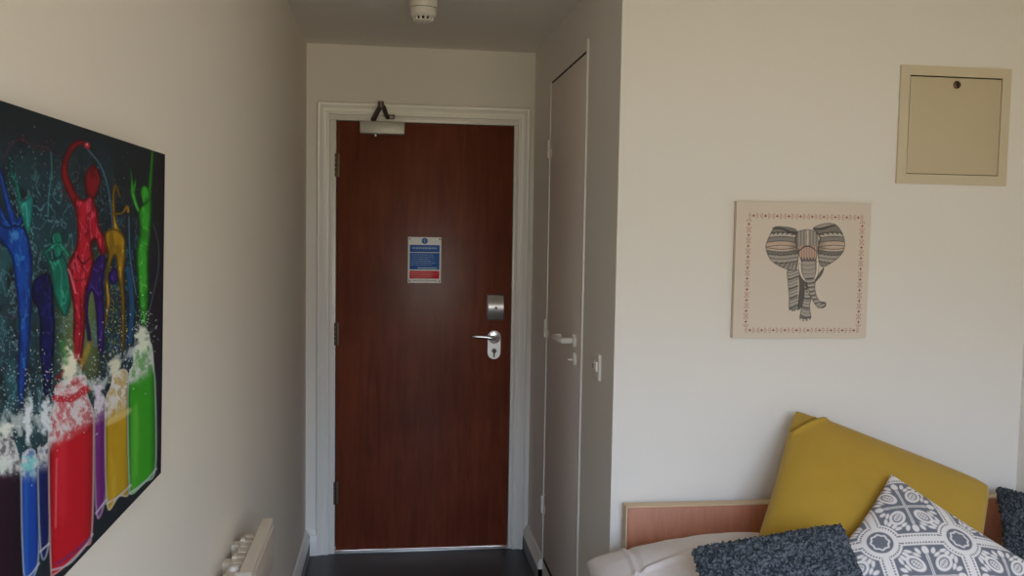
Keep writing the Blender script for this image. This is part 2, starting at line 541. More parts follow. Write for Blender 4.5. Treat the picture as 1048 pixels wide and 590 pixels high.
    fig([(142, 216), (150, 206), (155, 206), (154, 240), (152, 262), (152, 300), (150, 330), (144, 328), (141, 290), (140, 258), (143, 236)], *GR, seed=24)
    g.spatter(146, 328, 6, 14, 40, (150, 210, 150), .6, 62)
    # ---------------------------------------------------------------- jars
    def jar(pts, dark, col, light, fill, seed, glass=.55):
        d = sd_poly(x, y, smooth_pts(pts))
        px = np.array(pts, float)
        x0, x1 = px[:, 0].min(), px[:, 0].max()
        u = np.clip((x - x0) / (x1 - x0), 0, 1)
        k = (sstep(0, .18, u) * (1 - .75 * sstep(.72, 1.0, u)))[..., None]
        c = lin(dark) * (1 - k) + lin(col) * k
        hl = (.35 * np.exp(-((u - .30) / .12) ** 2) * sstep(.3, .6, fbm(x / 9, y / 40, seed)))[..., None]
        c = c * (1 - hl) + lin(light) * hl
        lvl = fill[0] + (x - x0) * fill[1] + 8 * (fbm(x / 9, y / 9, seed + 2) - .5)
        f = ((1 - sstep(-2, 16, y - lvl)) * (.30 + .6 * sstep(.38, .62, fbm(x / 3.5, y / 6, seed + 5))))[..., None]
        c = c * (1 - f) + lin((226, 224, 226)) * f
        rim = ((1 - sstep(.3, 1.5, np.abs(d + 1.0))) * glass)[..., None]
        c = c * (1 - rim) + lin((208, 212, 212)) * rim
        g.mix(1 - sstep(-.6, .6, d), c)
    jar([(-60, 470), (-20, 452), (10, 448), (20, 470), (23, 500), (26, 640), (-60, 760)], (36, 16, 32), (62, 26, 50), (90, 44, 74), (470, .1), 71, .3)
    jar([(21, 478), (26, 462), (36, 462), (40, 490), (40, 576), (26, 596), (22, 560)], (16, 40, 110), (36, 88, 176), (80, 140, 220), (482, -.2), 72)
    jar([(38, 468), (44, 458), (52, 462), (51, 556), (41, 567)], (14, 18, 54), (26, 40, 104), (56, 80, 160), (470, -.2), 73)
    jar([(96, 424), (100, 404), (107, 406), (110, 430), (109, 508), (98, 527)], (72, 20, 84), (126, 44, 130), (170, 96, 174), (424, -.6), 74, .4)
    jar([(107, 420), (113, 396), (116, 384), (128, 378), (132, 396), (134, 498), (122, 509), (109, 518)], (128, 92, 16), (198, 164, 40), (236, 208, 116), (420, -.6), 75)
    jar([(130, 396), (136, 372), (137, 356), (154, 350), (158, 376), (160, 400), (160, 480), (148, 495), (134, 507), (131, 490)], (36, 108, 34), (78, 172, 48), (160, 220, 110), (388, -.6), 76)
    g.poly([(111, 430), (132, 418), (132, 424), (111, 436)], (240, 224, 170), op=.45, soft=2)
    jar([(49, 440), (56, 414), (58, 394), (86, 384), (89, 402), (96, 422), (97, 444), (95, 545), (86, 562), (56, 589), (51, 578)], (146, 14, 36), (204, 28, 52), (232, 74, 96), (452, -.62), 77)
    # red neck bands, froth and leaping white paint
    g.stroke([(57, 408), (72, 409), (89, 398)], 3.6, (200, 28, 58), op=.9, soft=1.2)
    g.stroke([(58, 396), (70, 396), (86, 388)], 1.6, (190, 40, 66), op=.7, soft=1.2)
    g.stroke([(57, 402), (70, 402), (88, 393)], .8, (236, 190, 200), op=.8)
    g.stroke([(58, 388), (66, 380)], 1.6, (150, 24, 44), op=.9); g.stroke([(84, 378), (86, 366)], 2, (120, 24, 34), op=.7)
    band = np.interp(x, [-60, 0, 25, 48, 75, 100, 120, 148, 165], [470, 436, 430, 424, 378, 398, 374, 346, 330])
    amp = np.interp(x, [-60, 0, 48, 75, 100, 120, 148, 158, 162], [30, 30, 28, 26, 16, 18, 16, 10, 0])
    q = np.clip(1 - np.abs(y - band) / np.maximum(amp, 1e-3), 0, 1)
    g.mix(.65 * sstep(.50, .72, fbm(x / 5, y / 12, 81, 5) * .62 + q * .36), (222, 227, 226))
    for a in ((73, 374, 10, 22, (240, 236, 216), 1), (146, 346, 9, 17, (234, 240, 222), .95), (118, 376, 8, 16, (230, 228, 206), .9), (101, 402, 6, 15, (228, 220, 234), .9),
              (29, 430, 6, 28, (228, 234, 238), .95), (47, 428, 7, 26, (226, 232, 238), .95), (30, 476, 9, 12, (150, 214, 214), .9), (6, 440, 13, 10, (234, 236, 228), .95), (4, 474, 12, 12, (224, 232, 228), .9)):
        g.glow(*a, noise=1.0, ns=4)
    g.stroke([(64, 350), (68, 372)], 2.4, (70, 160, 80), op=.55, soft=2); g.stroke([(92, 352), (84, 372)], 2.6, (196, 170, 70), op=.55, soft=2); g.stroke([(79, 340), (78, 366)], 2.2, (190, 30, 60), op=.8, soft=1.5)
    for cx, cy, rx, ry, k, sd in ((20, 410, 40, 60, 240, 21), (60, 400, 30, 50, 130, 22), (120, 370, 24, 40, 150, 23), (148, 340, 14, 26, 80, 24), (100, 395, 12, 30, 70, 25), (10, 460, 30, 30, 90, 26), (76, 420, 26, 30, 110, 27)):
        g.spatter(cx, cy, rx, ry, k, (230, 236, 238), .6, sd, .8)
    # pale glass bottoms
    for p in ([(53, 584), (70, 578), (86, 561), (95, 547)], [(109, 516), (122, 508), (134, 497)], [(133, 505), (148, 494), (160, 480)], [(26, 593), (33, 587), (40, 577)], [(41, 565), (50, 557)], [(98, 526), (109, 512)]):
        g.stroke(p, .9, (206, 206, 214), op=.8)
    g.stroke([(58, 578), (74, 567), (92, 551)], 1.6, (110, 70, 130), op=.6, soft=1.2)
    g.stroke([(58, 470), (57, 540)], .8, (246, 150, 160), op=.5, soft=1)
    return np.clip(g.c, 0, 1) ** np.array((1.32, 1.26, 1.26))

def paint_elephant(X, Z):
    w = .050286 * X - .0239006 * Z + 1
    px = (371.24884 * X - 6.8094762 * Z + 308.33682) / w
    py = (17.552124 * X - 354.32984 * Z + 772.73842) / w
    x, y = (px - 780) * 5.364, (py - 225) * 5.364       # drawing units
    g = Paint(x, y, (218, 206, 193))
    g.mix(.10 * fbm(X * 900, Z * 900, 4, 2), (190, 170, 150))
    ink, mid, pale = (78, 76, 76), (150, 144, 137), (204, 194, 183)
    def body(pts, pattern, soft=2.2, edge=3.0, smooth=True):
        p = smooth_pts(pts) if smooth else np.asarray(pts, float)
        d = sd_poly(x, y, p)
        m = (1 - sstep(-soft, soft, d))
        col = np.empty(g.c.shape); col[:] = lin(mid)
        pattern(col)
        e = sstep(-edge * 2, -edge * .4, d)[..., None]
        col = col * (1 - e) + lin(ink) * e
        g.mix(m, col)
    def put(col, k, c, op=1.0):
        k = np.clip(k * op, 0, 1)[..., None]
        col[:] = col * (1 - k) + lin(c) * k
    def rings(f, per, duty=.5):
        t = (f / per) % 1
        return sstep(.5 - duty / 2 - .08, .5 - duty / 2 + .08, t) * (1 - sstep(.5 + duty / 2 - .08, .5 + duty / 2 + .08, t))
    def stripes_y(per, tilt, c0=pale):
        def f(col):
            yy = y + tilt * x + 5 * np.sin(x / 14)
            put(col, rings(yy, per, .5), c0, .75)
            put(col, rings(yy, per * 3.1, .18), ink, .85)
            put(col, rings(x + yy * .2, 9, .4), ink, .30)
        return f
    # far legs and belly
    body([(200, 285), (250, 320), (244, 420), (222, 472), (198, 494), (204, 400)], lambda c: put(c, np.ones(x.shape), ink, .8))
    body([(298, 320), (338, 262), (330, 300), (292, 345)], lambda c: put(c, np.ones(x.shape), ink, .7))
    body([(140, 276), (202, 278), (206, 330), (206, 400), (200, 470), (194, 500), (150, 500), (147, 420), (140, 340)], stripes_y(17, .12))
    body([(232, 345), (252, 400), (270, 430), (262, 480), (266, 548), (208, 552), (216, 480), (228, 420)], stripes_y(17, -.15))
    g.stroke([(199, 330), (200, 380), (196, 425)], [3, 4, 2], (206, 192, 178), soft=2, op=.8)
    for a in ((158, 503), (174, 507), (188, 502), (216, 551), (235, 554), (254, 550)):
        g.glow(a[0], a[1], 7, 8, (226, 212, 196), 1, 0)
        g.stroke([(a[0] - 8, a[1] - 8), (a[0], a[1] - 10), (a[0] + 8, a[1] - 7)], 2, ink, soft=1.5)
    # ears
    def ear(cx, cy, sgn):
        def f(col):
            r = np.hypot(x - cx, (y - cy) * 1.05)
            v = (y - cy) + .22 * np.abs(x - cx) * 0 - 22 * np.sin(np.clip(np.abs(x - cx) / 180, 0, 1) * math.pi) * np.sign(y - cy) * .5
            put(col, np.ones(x.shape), pale, .45)
            stip = (vnoise(x / 3.2, y / 3.2, 7) > .55) * 1.0
            put(col, stip, (96, 92, 90), .35)
            for v0, th, c, op in ((-84, 20, (120, 114, 110), .8), (-58, 10, pale, .7), (-34, 16, (150, 144, 138), .8), (-10, 12, (206, 180, 160), .8), (8, 8, (216, 204, 190), .9),
                                  (24, 6, (110, 104, 100), .8), (44, 14, (172, 164, 156), .8), (66, 9, pale, .8), (88, 14, (150, 142, 136), .8)):
                put(col, (1 - sstep(th - 2, th + 2, np.abs(v - v0))), c, op)
            for v0 in (-70, -46, -22, 2, 16, 34, 56, 78):
                put(col, 1 - sstep(1.4, 3.6, np.abs(v - v0)), ink, .85)
            tri = np.abs(((r / 19) % 1) - .5) * 30
            put(col, (v + 70 < tri) * (v + 70 > -2) * 1.0, ink, .8)
            tri2 = np.abs(((r / 15) % 1) - .5) * 24
            put(col, (v - 30 < tri2) * (v - 30 > 0) * 1.0, ink, .75)
            put(col, rings(r, 8, .4) * (1 - sstep(5, 8, np.abs(v - 8))), (150, 110, 96), .6)
            put(col, rings(r, 7, .45) * (1 - sstep(6, 9, np.abs(v - 66))), ink, .6)
            put(col, rings(r, 9, .4) * (1 - sstep(6, 9, np.abs(v + 34))), ink, .5)
            put(col, rings(np.arctan2(y - cy, sgn * (x - cx)) * 40, 7, .4) * (v > 70), ink, .5)
            put(col, 1 - sstep(20, 60, r), (104, 98, 94), .5)
        return f
    body([(192, 62), (170, 46), (120, 38), (72, 38), (46, 72), (26, 118), (18, 150), (30, 196), (56, 232), (100, 260), (140, 275), (182, 280), (196, 240), (200, 190), (190, 150), (186, 100)], ear(195, 150, -1))
    body([(280, 46), (320, 26), (370, 18), (410, 30), (440, 70), (455, 120), (450, 170), (420, 210), (380, 240), (340, 260), (318, 250), (305, 190), (310, 140), (320, 100), (300, 70)], ear(305, 150, 1))
    g.stroke([(60, 46), (110, 50), (150, 66), (190, 70)], [4, 5, 5, 3], ink, soft=2)
    g.stroke([(282, 50), (330, 50), (380, 34), (405, 32)], [4, 6, 5, 3], ink, soft=2)
    g.stroke([(300, 70), (318, 100), (308, 140)], 4, ink, soft=2, op=.8)
    g.stroke([(190, 70), (184, 110), (192, 150)], 4, ink, soft=2, op=.8)
    # head and trunk
    def head(col):
        put(col, np.ones(x.shape), pale, .35)
        put(col, rings(x, 17, .4) * (y < 150), ink, .6)
        put(col, rings(y + .4 * np.abs(x - 250), 15, .4) * (y < 150), mid, .6)
        put(col, (np.abs(x - 250) < 4) * (y < 140) * 1.0, (214, 200, 186), .9)
        pk = (y > 145) * (y < 212) * (np.abs(x - 250) < 48)
        put(col, pk * 1.0, (202, 164, 146), .8)
        put(col, pk * rings(x, 14, .25), ink, .6)
        put(col, (np.abs(y - 146 - .012 * (x - 250) ** 2) < 4) * 1.0, ink, .9)
        tri = np.abs(((x / 16) % 1) - .5) * 34
        put(col, (y > 205 + tri) * (y < 230) * 1.0, ink, .8)
        put(col, (y > 232) * rings(y + .004 * (x - 250) ** 2, 24, .16), ink, .95)
        put(col, (y > 232) * 1.0, (176, 168, 160), .35)
    body([(190, 72), (215, 58), (250, 53), (285, 60), (302, 76), (312, 140), (302, 190), (296, 240), (290, 325), (225, 325), (216, 240), (200, 190), (188, 140)], head)
    def trunk(col):
        put(col, np.ones(x.shape), (170, 162, 154), .4)
        put(col, rings(y * .9 + x * .12 + .004 * (x - 270) ** 2, 21, .3), ink, .85)
        put(col, rings(y * .9 + x * .12 + 9, 21, .2), pale, .8)
    body([(240, 325), (290, 325), (291, 380), (302, 424), (322, 452), (345, 455), (349, 474), (330, 488), (300, 480), (275, 442), (256, 400), (246, 355)], trunk)
    g.stroke([(322, 455), (345, 458), (347, 474), (332, 484)], 4, ink, soft=2, op=.8)
    # eyes and tusks
    for ex, ey in ((196, 168), (306, 158)):
        g.glow(ex, ey, 11, 12, ink, 1, 0); g.glow(ex - 1, ey - 1, 4, 4, (206, 180, 160), 1, 0)
    for tp in ([(206, 248), (210, 285), (222, 318), (242, 342)], [(305, 236), (304, 275), (297, 310), (286, 330)]):
        g.stroke(tp, [8, 8, 7, 3], ink, soft=2)
        g.stroke(tp, [5.5, 5.5, 4.5, 1.5], (228, 216, 202), soft=1.5)
    # border of small motifs: red flower between two brown crescents
    def motif(mx, mz, ang):
        u = (X - mx) * math.cos(ang) + (Z - mz) * math.sin(ang)
        v = -(X - mx) * math.sin(ang) + (Z - mz) * math.cos(ang)
        dot = np.hypot(u, v)
        pet = .0036 + .0014 * np.cos(4 * np.arctan2(v, u))
        g.mix(1 - sstep(-.0008, .0008, dot - pet), (150, 88, 76))
        for s in (-1, 1):
            d = np.abs(np.hypot((u - s * .0080) * 1.0, v) - .0068)
            k = (1 - sstep(.0006, .0018, d)) * (s * (u - s * .0075) > 0)
            g.mix(.85 * k, (180, 122, 106))
            d2 = np.hypot(u - s * .0088, v) - .0018
            g.mix(1 - sstep(-.0006, .0006, d2), (186, 120, 104))
    ux0, ux1, vz0, vz1 = 1.328, 1.682, 1.256, 1.606
    for k in range(10):
        motif(ux0 + .008 + (ux1 - ux0 - .016) * k / 9, vz1, 0)
        motif(ux0 + .008 + (ux1 - ux0 - .016) * k / 9, vz0, 0)
    for k in range(10):
        t = vz0 + .026 + (vz1 - vz0 - .052) * k / 9
        motif(ux0 - .006, t, math.pi / 2)
        motif(ux1 + .006, t, math.pi / 2)
    return np.clip(g.c, 0, 1)

def paint_tiles(U, V):
    """grey tile medallions with dotted bands, laid diagonally to the seams"""
    q = .373
    du, dv = U - .187, V - .25
    a = (du / q - dv / q) / 2
    b = (du / q + dv / q) / 2
    p, r = a - np.round(a), b - np.round(b)
    W, G = (228, 222, 220), (112, 114, 124)
    g = Paint(U, V, W)
    s = .008
    AA = lambda d: 1 - sstep(-s, s, d)
    rc = np.hypot(np.abs(p) - .5, np.abs(r) - .5)
    field = np.maximum(np.maximum(np.abs(p), np.abs(r)) - .415, .265 - rc)
    g.mix(AA(field), G)
    # dotted bands
    edge = np.maximum(np.maximum(np.abs(p), np.abs(r)) - .450, .228 - rc)
    along = np.where(rc < .27, np.arctan2(np.abs(p) - .5, np.abs(r) - .5) * .235, np.where(np.abs(p) > np.abs(r), r, p))
    dots = (np.abs((along / .036) % 1 - .5) < .30) * 1.0
    g.mix(AA(np.abs(edge) - .010) * dots, (98, 98, 104))
    # roundels
    ang = np.arctan2(np.abs(p) - .5, np.abs(r) - .5)
    g.mix(AA(rc - .158), G)
    wav = .106 + .007 * np.cos(8 * ang)
    g.mix(AA(np.abs(rc - wav) - .012), W)
    # medallion leaves (4-fold)
    P, R = np.abs(p), np.abs(r)
    mx_, mn = np.maximum(P, R), np.minimum(P, R)
    def ell(cx, cy, rx, ry, rot=0):
        c_, s_ = math.cos(rot), math.sin(rot)
        u = (mx_ - cx) * c_ + (mn - cy) * s_
        v = -(mx_ - cx) * s_ + (mn - cy) * c_
        return (np.hypot(u / rx, v / ry) - 1) * min(rx, ry)
    dd = np.hypot(mx_ - .175, mn - .175)
    k45 = math.pi / 4
    leafd = ell(.172, .172, .105, .075, k45)
    white = np.minimum.reduce([
        np.abs(leafd) - .016,                                  # pointed oval outline
        ell(.165, .165, .070, .042, k45),                       # leaf inside
        ell(.345, .0, .055, .042), ell(.245, .0, .06, .020),    # end fleur on the axes
        ell(.335, .095, .046, .026, .5), ell(.285, .125, .05, .020, 1.0),
        ell(.335, .215, .050, .022, 1.25), ell(.300, .255, .05, .024, .9),
        mn - .016 + .03 * sstep(.28, .36, mx_) ])
    g.mix(AA(white) * AA(field + .012), W)
    vein = np.minimum(np.abs(P - R) - .006, np.abs(((P + R) / .045) % 1 - .5) * .045 - .006 + .0)
    g.mix(AA(vein) * AA(ell(.165, .165, .060, .034, k45)), G)
    g.mix(AA(mn - .0045) * AA(mx_ - .30), G)
    return np.clip(g.c, 0, 1)


# ================================================================== SETTING
bm = bm_new(); box(bm, XL - .12, XR + .12, YR - .12, .14, -.1, 0); struct('floor', bm, M['floor'], False)
bm = bm_new(); box(bm, XL - .12, XR + .12, YR - .12, .14, H, H + .1); struct('ceiling', bm, M['ceiling'], False)
bm = bm_new(); box(bm, XL - .12, XL, YR - .12, .14, 0, H); struct('wall_left', bm, M['wall_left'], False)
bm = bm_new(); box(bm, XR, XR + .12, YR - .12, .14, 0, H); struct('wall_right', bm, M['wall'], False)
# far wall round the entrance door
JO = 0.034                                            # jamb width each side
bm = bm_new()
box(bm, XL, -JO, 0, .12, 0, H)
box(bm, DW + .022, XR, 0, .12, 0, H)
box(bm, -JO, DW + .022, 0, .12, DH + .03, H)
struct('wall_far', bm, M['wall'], False)
# passage wall round the cupboard door
DY0, DY1, DZ0, DZ1 = -1.160, -0.460, 0.128, 2.170
bm = bm_new()
box(bm, XP, XP + .09, YB, DY0, 0, H)
box(bm, XP, XP + .09, DY1, 0, 0, H)
box(bm, XP, XP + .09, DY0, DY1, DZ1 + .010, H)
box(bm, XP, XP + .09, DY0, DY1, 0, DZ0 - .022)
struct('wall_passage', bm, M['wall'], False)
bm = bm_new(); box(bm, XP + .09, XR, YB, YB + .09, 0, H); struct('wall_bed', bm, M['wall'], False)
# rear wall behind the viewpoint with the window opening that lights the room
WX0, WX1, WZ0, WZ1 = 0.02, 1.66, 0.95, 2.2
bm = bm_new()
box(bm, XL, WX0, YR - .12, YR, 0, H)
box(bm, WX1, XR, YR - .12, YR, 0, H)
box(bm, WX0, WX1, YR - .12, YR, 0, WZ0)
box(bm, WX0, WX1, YR - .12, YR, WZ1, H)
struct('wall_rear', bm, M['wall'], False)
bm = bm_new()
f = .05
for a in ((WX0, WX0 + f, WZ0, WZ1), (WX1 - f, WX1, WZ0, WZ1), (WX0 + f, WX1 - f, WZ0, WZ0 + f), (WX0 + f, WX1 - f, WZ1 - f, WZ1),
          ((WX0 + WX1) / 2 - .025, (WX0 + WX1) / 2 + .025, WZ0 + f, WZ1 - f)):
    box(bm, a[0], a[1], YR - .1, YR - .04, a[2], a[3], .004)
struct('window_1', bm, M['gloss'])

# skirting boards: profile (offset from wall, height)
SK = [(0, 0), (.019, 0), (.019, .085), (.015, .092), (.015, .1), (.009, .108), (.007, .119), (0, .12)]
SC = [(0, 0), (.021, 0), (.021, .058), (.019, .061), (0, .061)]          # grey vinyl cove strip along the foot
def skirt(name, f, axis, a, b, cove=True):
    bm = bm_new(); prism(bm, [f(p) for p in SK], axis, a, b)
    if cove:
        n = len(bm.faces); prism(bm, [f(p) for p in SC], axis, a, b)
        bm.faces.ensure_lookup_table()
        for q in bm.faces[n:]:
            q.material_index = 1
    struct(name, bm, [M['gloss'], M['cove']])
skirt('baseboard_left', lambda p: (XL + p[0], p[1]), 'Y', YR, -.002)
skirt('baseboard_passage', lambda p: (XP - p[0], p[1]), 'Y', DY1 + .02, 0)
skirt('baseboard_far', lambda p: (-p[0], p[1]), 'X', XL + .021, -.086, False)

# entrance door frame (jambs) and moulded architrave
bm = bm_new()
jy = -.004
box(bm, -JO, -.004, jy, .12, 0, DH + .004, .002)
box(bm, DW + .004, DW + .022, jy, .12, 0, DH + .004, .002)
box(bm, -JO, DW + .022, jy, .12, DH + .004, DH + .03, .002)
box(bm, -.004, .014, .0505, .085, .014, DH + .004, .001)          # rebate stops behind the leaf
box(bm, DW - .014, DW + .004, .0505, .085, .014, DH + .004, .001)
box(bm, .014, DW - .014, .0505, .085, DH - .014, DH + .004, .001)
struct('trim_1', bm, M['gloss'])
# architrave: mitred sweep of a stepped profile (distance outwards from the jamb, projection)
AP = [(0, 0), (0, .010), (.006, .013), (.012, .013), (.014, .009), (.038, .012), (.044, .017), (.052, .018), (.056, .012), (.056, 0)]
bm = bm_new()
xa, xb, zt = -JO, DW + .022, DH + .03
rings = []
for corner in range(4):
    ring = []
    for d_, h_ in AP:
        x = (xa - d_) if corner < 2 else (xb + d_)
        z = 0 if corner in (0, 3) else zt + d_
        ring.append(bm.verts.new((x, -h_, z)))
    rings.append(ring)
for a, b in zip(rings, rings[1:]):
    for k in range(len(AP) - 1):
        bm.faces.new((a[k], a[k + 1], b[k + 1], b[k]))
bm.faces.new(rings[0]); bm.faces.new(rings[-1])
struct('trim_2', bm, M['gloss'])
# metal threshold under the door
bm = bm_new(); box(bm, -.004, DW + .004, -.004, .1, 0, .007, .002); struct('trim_3', bm, M['steel'])
# thin frame round the cupboard door
bm = bm_new()
box(bm, XP - .006, XP + .02, DY1 + .001, DY1 + .014, DZ0 - .02, DZ1 + .006, .001)
box(bm, XP - .006, XP + .02, DY0 - .016, DY0 - .001, 0.0, DZ1 + .045, .001)
struct('trim_4', bm, M['gloss'])
bm = bm_new()                                         # black strips added as shade in the gaps above and below the leaf
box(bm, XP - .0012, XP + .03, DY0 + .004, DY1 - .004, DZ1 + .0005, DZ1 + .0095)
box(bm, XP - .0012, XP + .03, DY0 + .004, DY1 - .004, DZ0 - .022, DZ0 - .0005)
struct('trim_gap_shade', bm, M['black'], False)

# ------------------------------------------------------------------ entrance door
bm = bm_new(); box(bm, -.001, DW + .001, .006, .05, .014, DH, .0015)
door = struct('door_1', bm, M['door'])
door['label'] = 'dark reddish-brown stained wooden entrance door at the end of the passage'
for z in (1.838, 1.052, .294):
    bm = bm_new()
    for k in range(5):
        h = .108 / 5
        tube(bm, [(-.004, -.004, z - .054 + k * h + .001), (-.004, -.004, z - .054 + (k + 1) * h - .001)], .006, 12)
    box(bm, -.012, .012, .002, .0065, z - .054, z + .054)
    obj('hinge', bm, M['bronze'], door)
# lever handle on a long rounded plate
bm = bm_new()
cx, zt_, zb_, rr = .744, 1.037, .963, .031
out = [(cx + rr * math.cos(a), zt_ + rr * math.sin(a)) for a in np.linspace(0, math.pi, 16)] + \
      [(cx + rr * math.cos(a), zb_ + rr * math.sin(a)) for a in np.linspace(math.pi, 2 * math.pi, 16)]
prism(bm, out, 'Y', -.004, .006)
hp = obj('handle_plate', bm, M['steel'], door)
bm = bm_new(); lathe(bm, [(.029, .0), (.029, -.010), (.025, -.014), (.012, -.015), (.011, -.04), (.0, -.041)], (cx, -.003, zt_), 'Y')
obj('handle_rose', bm, M['chrome'], hp)
bm = bm_new()
tube(bm, smooth_pts([(cx + .004, -.046, zt_), (cx - .02, -.05, zt_ + .002), (cx - .06, -.05, zt_ + .007), (cx - .1, -.048, zt_ + .008), (cx - .112, -.046, zt_ + .007)], False),
     list(np.interp(np.linspace(0, 1, 25), [0, .15, .9, 1], [.010, .0105, .0055, .003])), 14)
obj('lever', bm, M['chrome'], hp)
bm = bm_new(); lathe(bm, [(.011, 0), (.011, -.006), (.008, -.008), (0, -.008)], (cx, -.004, .972), 'Y', 24)
box(bm, cx - .0035, cx + .0035, -.010, -.004, .942, .972, .001)
obj('keyhole_cylinder', bm, M['darkmetal'], hp)
# curved metal guard plate above the handle
bm = bm_new(); box(bm, .704, .792, -.003, .006, 1.118, 1.242, .003); gp = obj('lock_housing', bm, M['darkmetal'], door)
bm = bm_new()
arc = [(-.003 - .020 * math.sin(math.pi * t), 1.124 + .112 * t) for t in np.linspace(0, 1, 22)]
prism(bm, arc, 'X', .711, .785)
obj('lock_cover', bm, M['steel'], gp)
bm = bm_new(); lathe(bm, [(.006, .0), (.006, -.004), (.003, -.005), (0, -.005)], (.748, -.0215, 1.18), 'Y', 20)
obj('lock_button', bm, M['darkmetal'], gp)

# ------------------------------------------------------------------ door closer
dc = thing('door_closer', (.206, 0, 1.98), 'silver box-shaped door closer with a bent dark arm on top of the brown door', 'door closer')
bm = bm_new(); box(bm, .104, .309, -.048, .0055, 1.983, 2.040, .004, 3); obj('closer_body', bm, M['silver'], dc)
bm = bm_new(); lathe(bm, [(.008, 0), (.009, -.006), (.006, -.014), (0, -.016)], (.176, -.024, 1.984), 'Z', 20); obj('valve_cap', bm, M['chrome'], dc)
bm = bm_new(); lathe(bm, [(.012, 0), (.012, .012), (.009, .016), (0, .016)], (.166, -.024, 2.039), 'Z', 20); obj('spindle', bm, M['darkmetal'], dc)
bm = bm_new()
tube(bm, [(.166, -.024, 2.050), (.176, -.05, 2.066), (.200, -.085, 2.108)], [.013, .012, .011], 12)
obj('arm', bm, M['darkmetal'], dc)
bm = bm_new()
tube(bm, [(.199, -.089, 2.112), (.212, -.075, 2.100), (.226, -.045, 2.066), (.232, -.03, 2.060)], [.012, .011, .010, .010], 12)
lathe(bm, [(.014, -.014), (.014, .014)], (.200, -.088, 2.110), 'Z', 16)
obj('arm', bm, M['darkmetal'], dc)
bm = bm_new()
box(bm, .222, .262, -.036, -.018, 2.054, 2.074, .003)
tube(bm, [(.255, -.04, 2.064), (.264, -.04, 2.064)], .008, 12)
obj('frame_bracket', bm, M['darkmetal'], dc)

# ------------------------------------------------------------------ fire notice on the door
SX0, SX1, SZ0, SZ1 = .330, .486, 1.294, 1.511
bm = bm_new(); box(bm, SX0, SX1, .0025, .0058, SZ0, SZ1, .001)
sign = tag(obj('fire_notice', bm, M['signwhite']), 'small white fire notice with blue and red panels screwed to the brown door', 'sign')
yf = .0025
bm = bm_new(); box(bm, SX0 + .008, SX1 - .008, yf - .0006, yf + .0002, 1.440, 1.474, .0002); p1 = obj('blue_header', bm, M['signblue'], sign)
bm = bm_new(); box(bm, SX0 + .008, SX1 - .008, yf - .0006, yf + .0002, 1.358, 1.437, .0002); p2 = obj('blue_panel', bm, M['signblue'], sign)
bm = bm_new(); box(bm, SX0 + .008, SX1 - .008, yf - .0006, yf + .0002, 1.315, 1.352, .0002); p3 = obj('red_panel', bm, M['signred'], sign)
bm = bm_new(); lathe(bm, [(.0145, 0), (.0145, -.0006), (0, -.0006)], ((SX0 + SX1) / 2, yf, 1.493), 'Y', 28); rd = obj('blue_roundel', bm, M['signblue'], sign)
bm = bm_new()
box(bm, (SX0 + SX1) / 2 - .002, (SX0 + SX1) / 2 + .002, yf - .001, yf - .0004, 1.486, 1.496)
box(bm, (SX0 + SX1) / 2 - .002, (SX0 + SX1) / 2 + .002, yf - .001, yf - .0004, 1.498, 1.502)
obj('mark', bm, M['signtext'], rd)
bm = bm_new()                                          # blurred words: short runs of small strokes
r_ = np.random.default_rng(3)
def wordline(bm, x0, x1, z, h):
    x = x0
    while x < x1:
        w = r_.uniform(.004, .012)
        box(bm, x, min(x + w, x1), yf - .0009, yf - .0005, z, z + h)
        x += w + .003
wordline(bm, SX0 + .020, SX1 - .020, 1.455, .008)
obj('heading', bm, M['signtext'], p1)
bm = bm_new()
for k in range(6):
    wordline(bm, SX0 + .016, SX1 - r_.uniform(.02, .06), 1.426 - k * .0095, .0025)
box(bm, SX0 + .045, SX1 - .02, yf - .0009, yf - .0005, 1.362, 1.369)
obj('text_lines', bm, M['signtext'], p2)
bm = bm_new()
for k in range(3):
    wordline(bm, SX0 + .016, SX1 - r_.uniform(.02, .05), 1.341 - k * .010, .0025)
obj('text_lines', bm, M['signpink'], p3)
bm = bm_new(); wordline(bm, SX0 + .022, SX1 - .022, 1.303, .004); obj('footer_text', bm, M['darkmetal'], sign)
for x in (SX0 + .008, SX1 - .008):
    for z in (SZ0 + .009, SZ1 - .009):
        bm = bm_new(); lathe(bm, [(.0038, 0), (.0038, -.001), (.002, -.0018), (0, -.0018)], (x, yf, z), 'Y', 16)
        obj('screw', bm, M['darkmetal'], sign)

# ------------------------------------------------------------------ cupboard door in the passage wall
bm = bm_new(); box(bm, XP - .002, XP + .038, DY0 + .001, DY1 - .001, DZ0, DZ1, .001)
cup = struct('door_2', bm, M['greydoor'])
cup['label'] = 'narrow grey painted cupboard door in the right side of the passage'
for z in (1.898, 1.130, .360):
    bm = bm_new()
    for a, b in ((-.038, -.001), (.001, .038)):
        tube(bm, [(XP - .009, DY1 + .002, z + a), (XP - .009, DY1 + .002, z + b)], .0075, 14)
    box(bm, XP - .006, XP - .002, DY1 - .0005, DY1 + .034, z + .002, z + .037)
    box(bm, XP - .0045, XP - .0015, DY1 - .03, DY1 + .002, z - .037, z - .002)
    obj('hinge', bm, M['plastic'], cup)
bm = bm_new()
lathe(bm, [(.026, -.001), (.026, -.009), (.022, -.012), (.011, -.012), (.011, -.05), (0, -.05)], (XP - .001, -1.052, 1.150), 'X', 28)
hr = obj('handle_rose', bm, M['plastic'], cup)
bm = bm_new()
tube(bm, smooth_pts([(XP - .046, -1.058, 1.150), (XP - .055, -1.03, 1.150), (XP - .057, -.97, 1.150), (XP - .056, -.925, 1.150), (XP - .03, -.915, 1.150)], False, 8), .0105, 14)
obj('lever', bm, M['plastic'], hr)
bm = bm_new()
lathe(bm, [(.024, -.001), (.024, -.009), (.02, -.012), (0, -.012)], (XP - .001, -1.062, 1.083), 'X', 28)
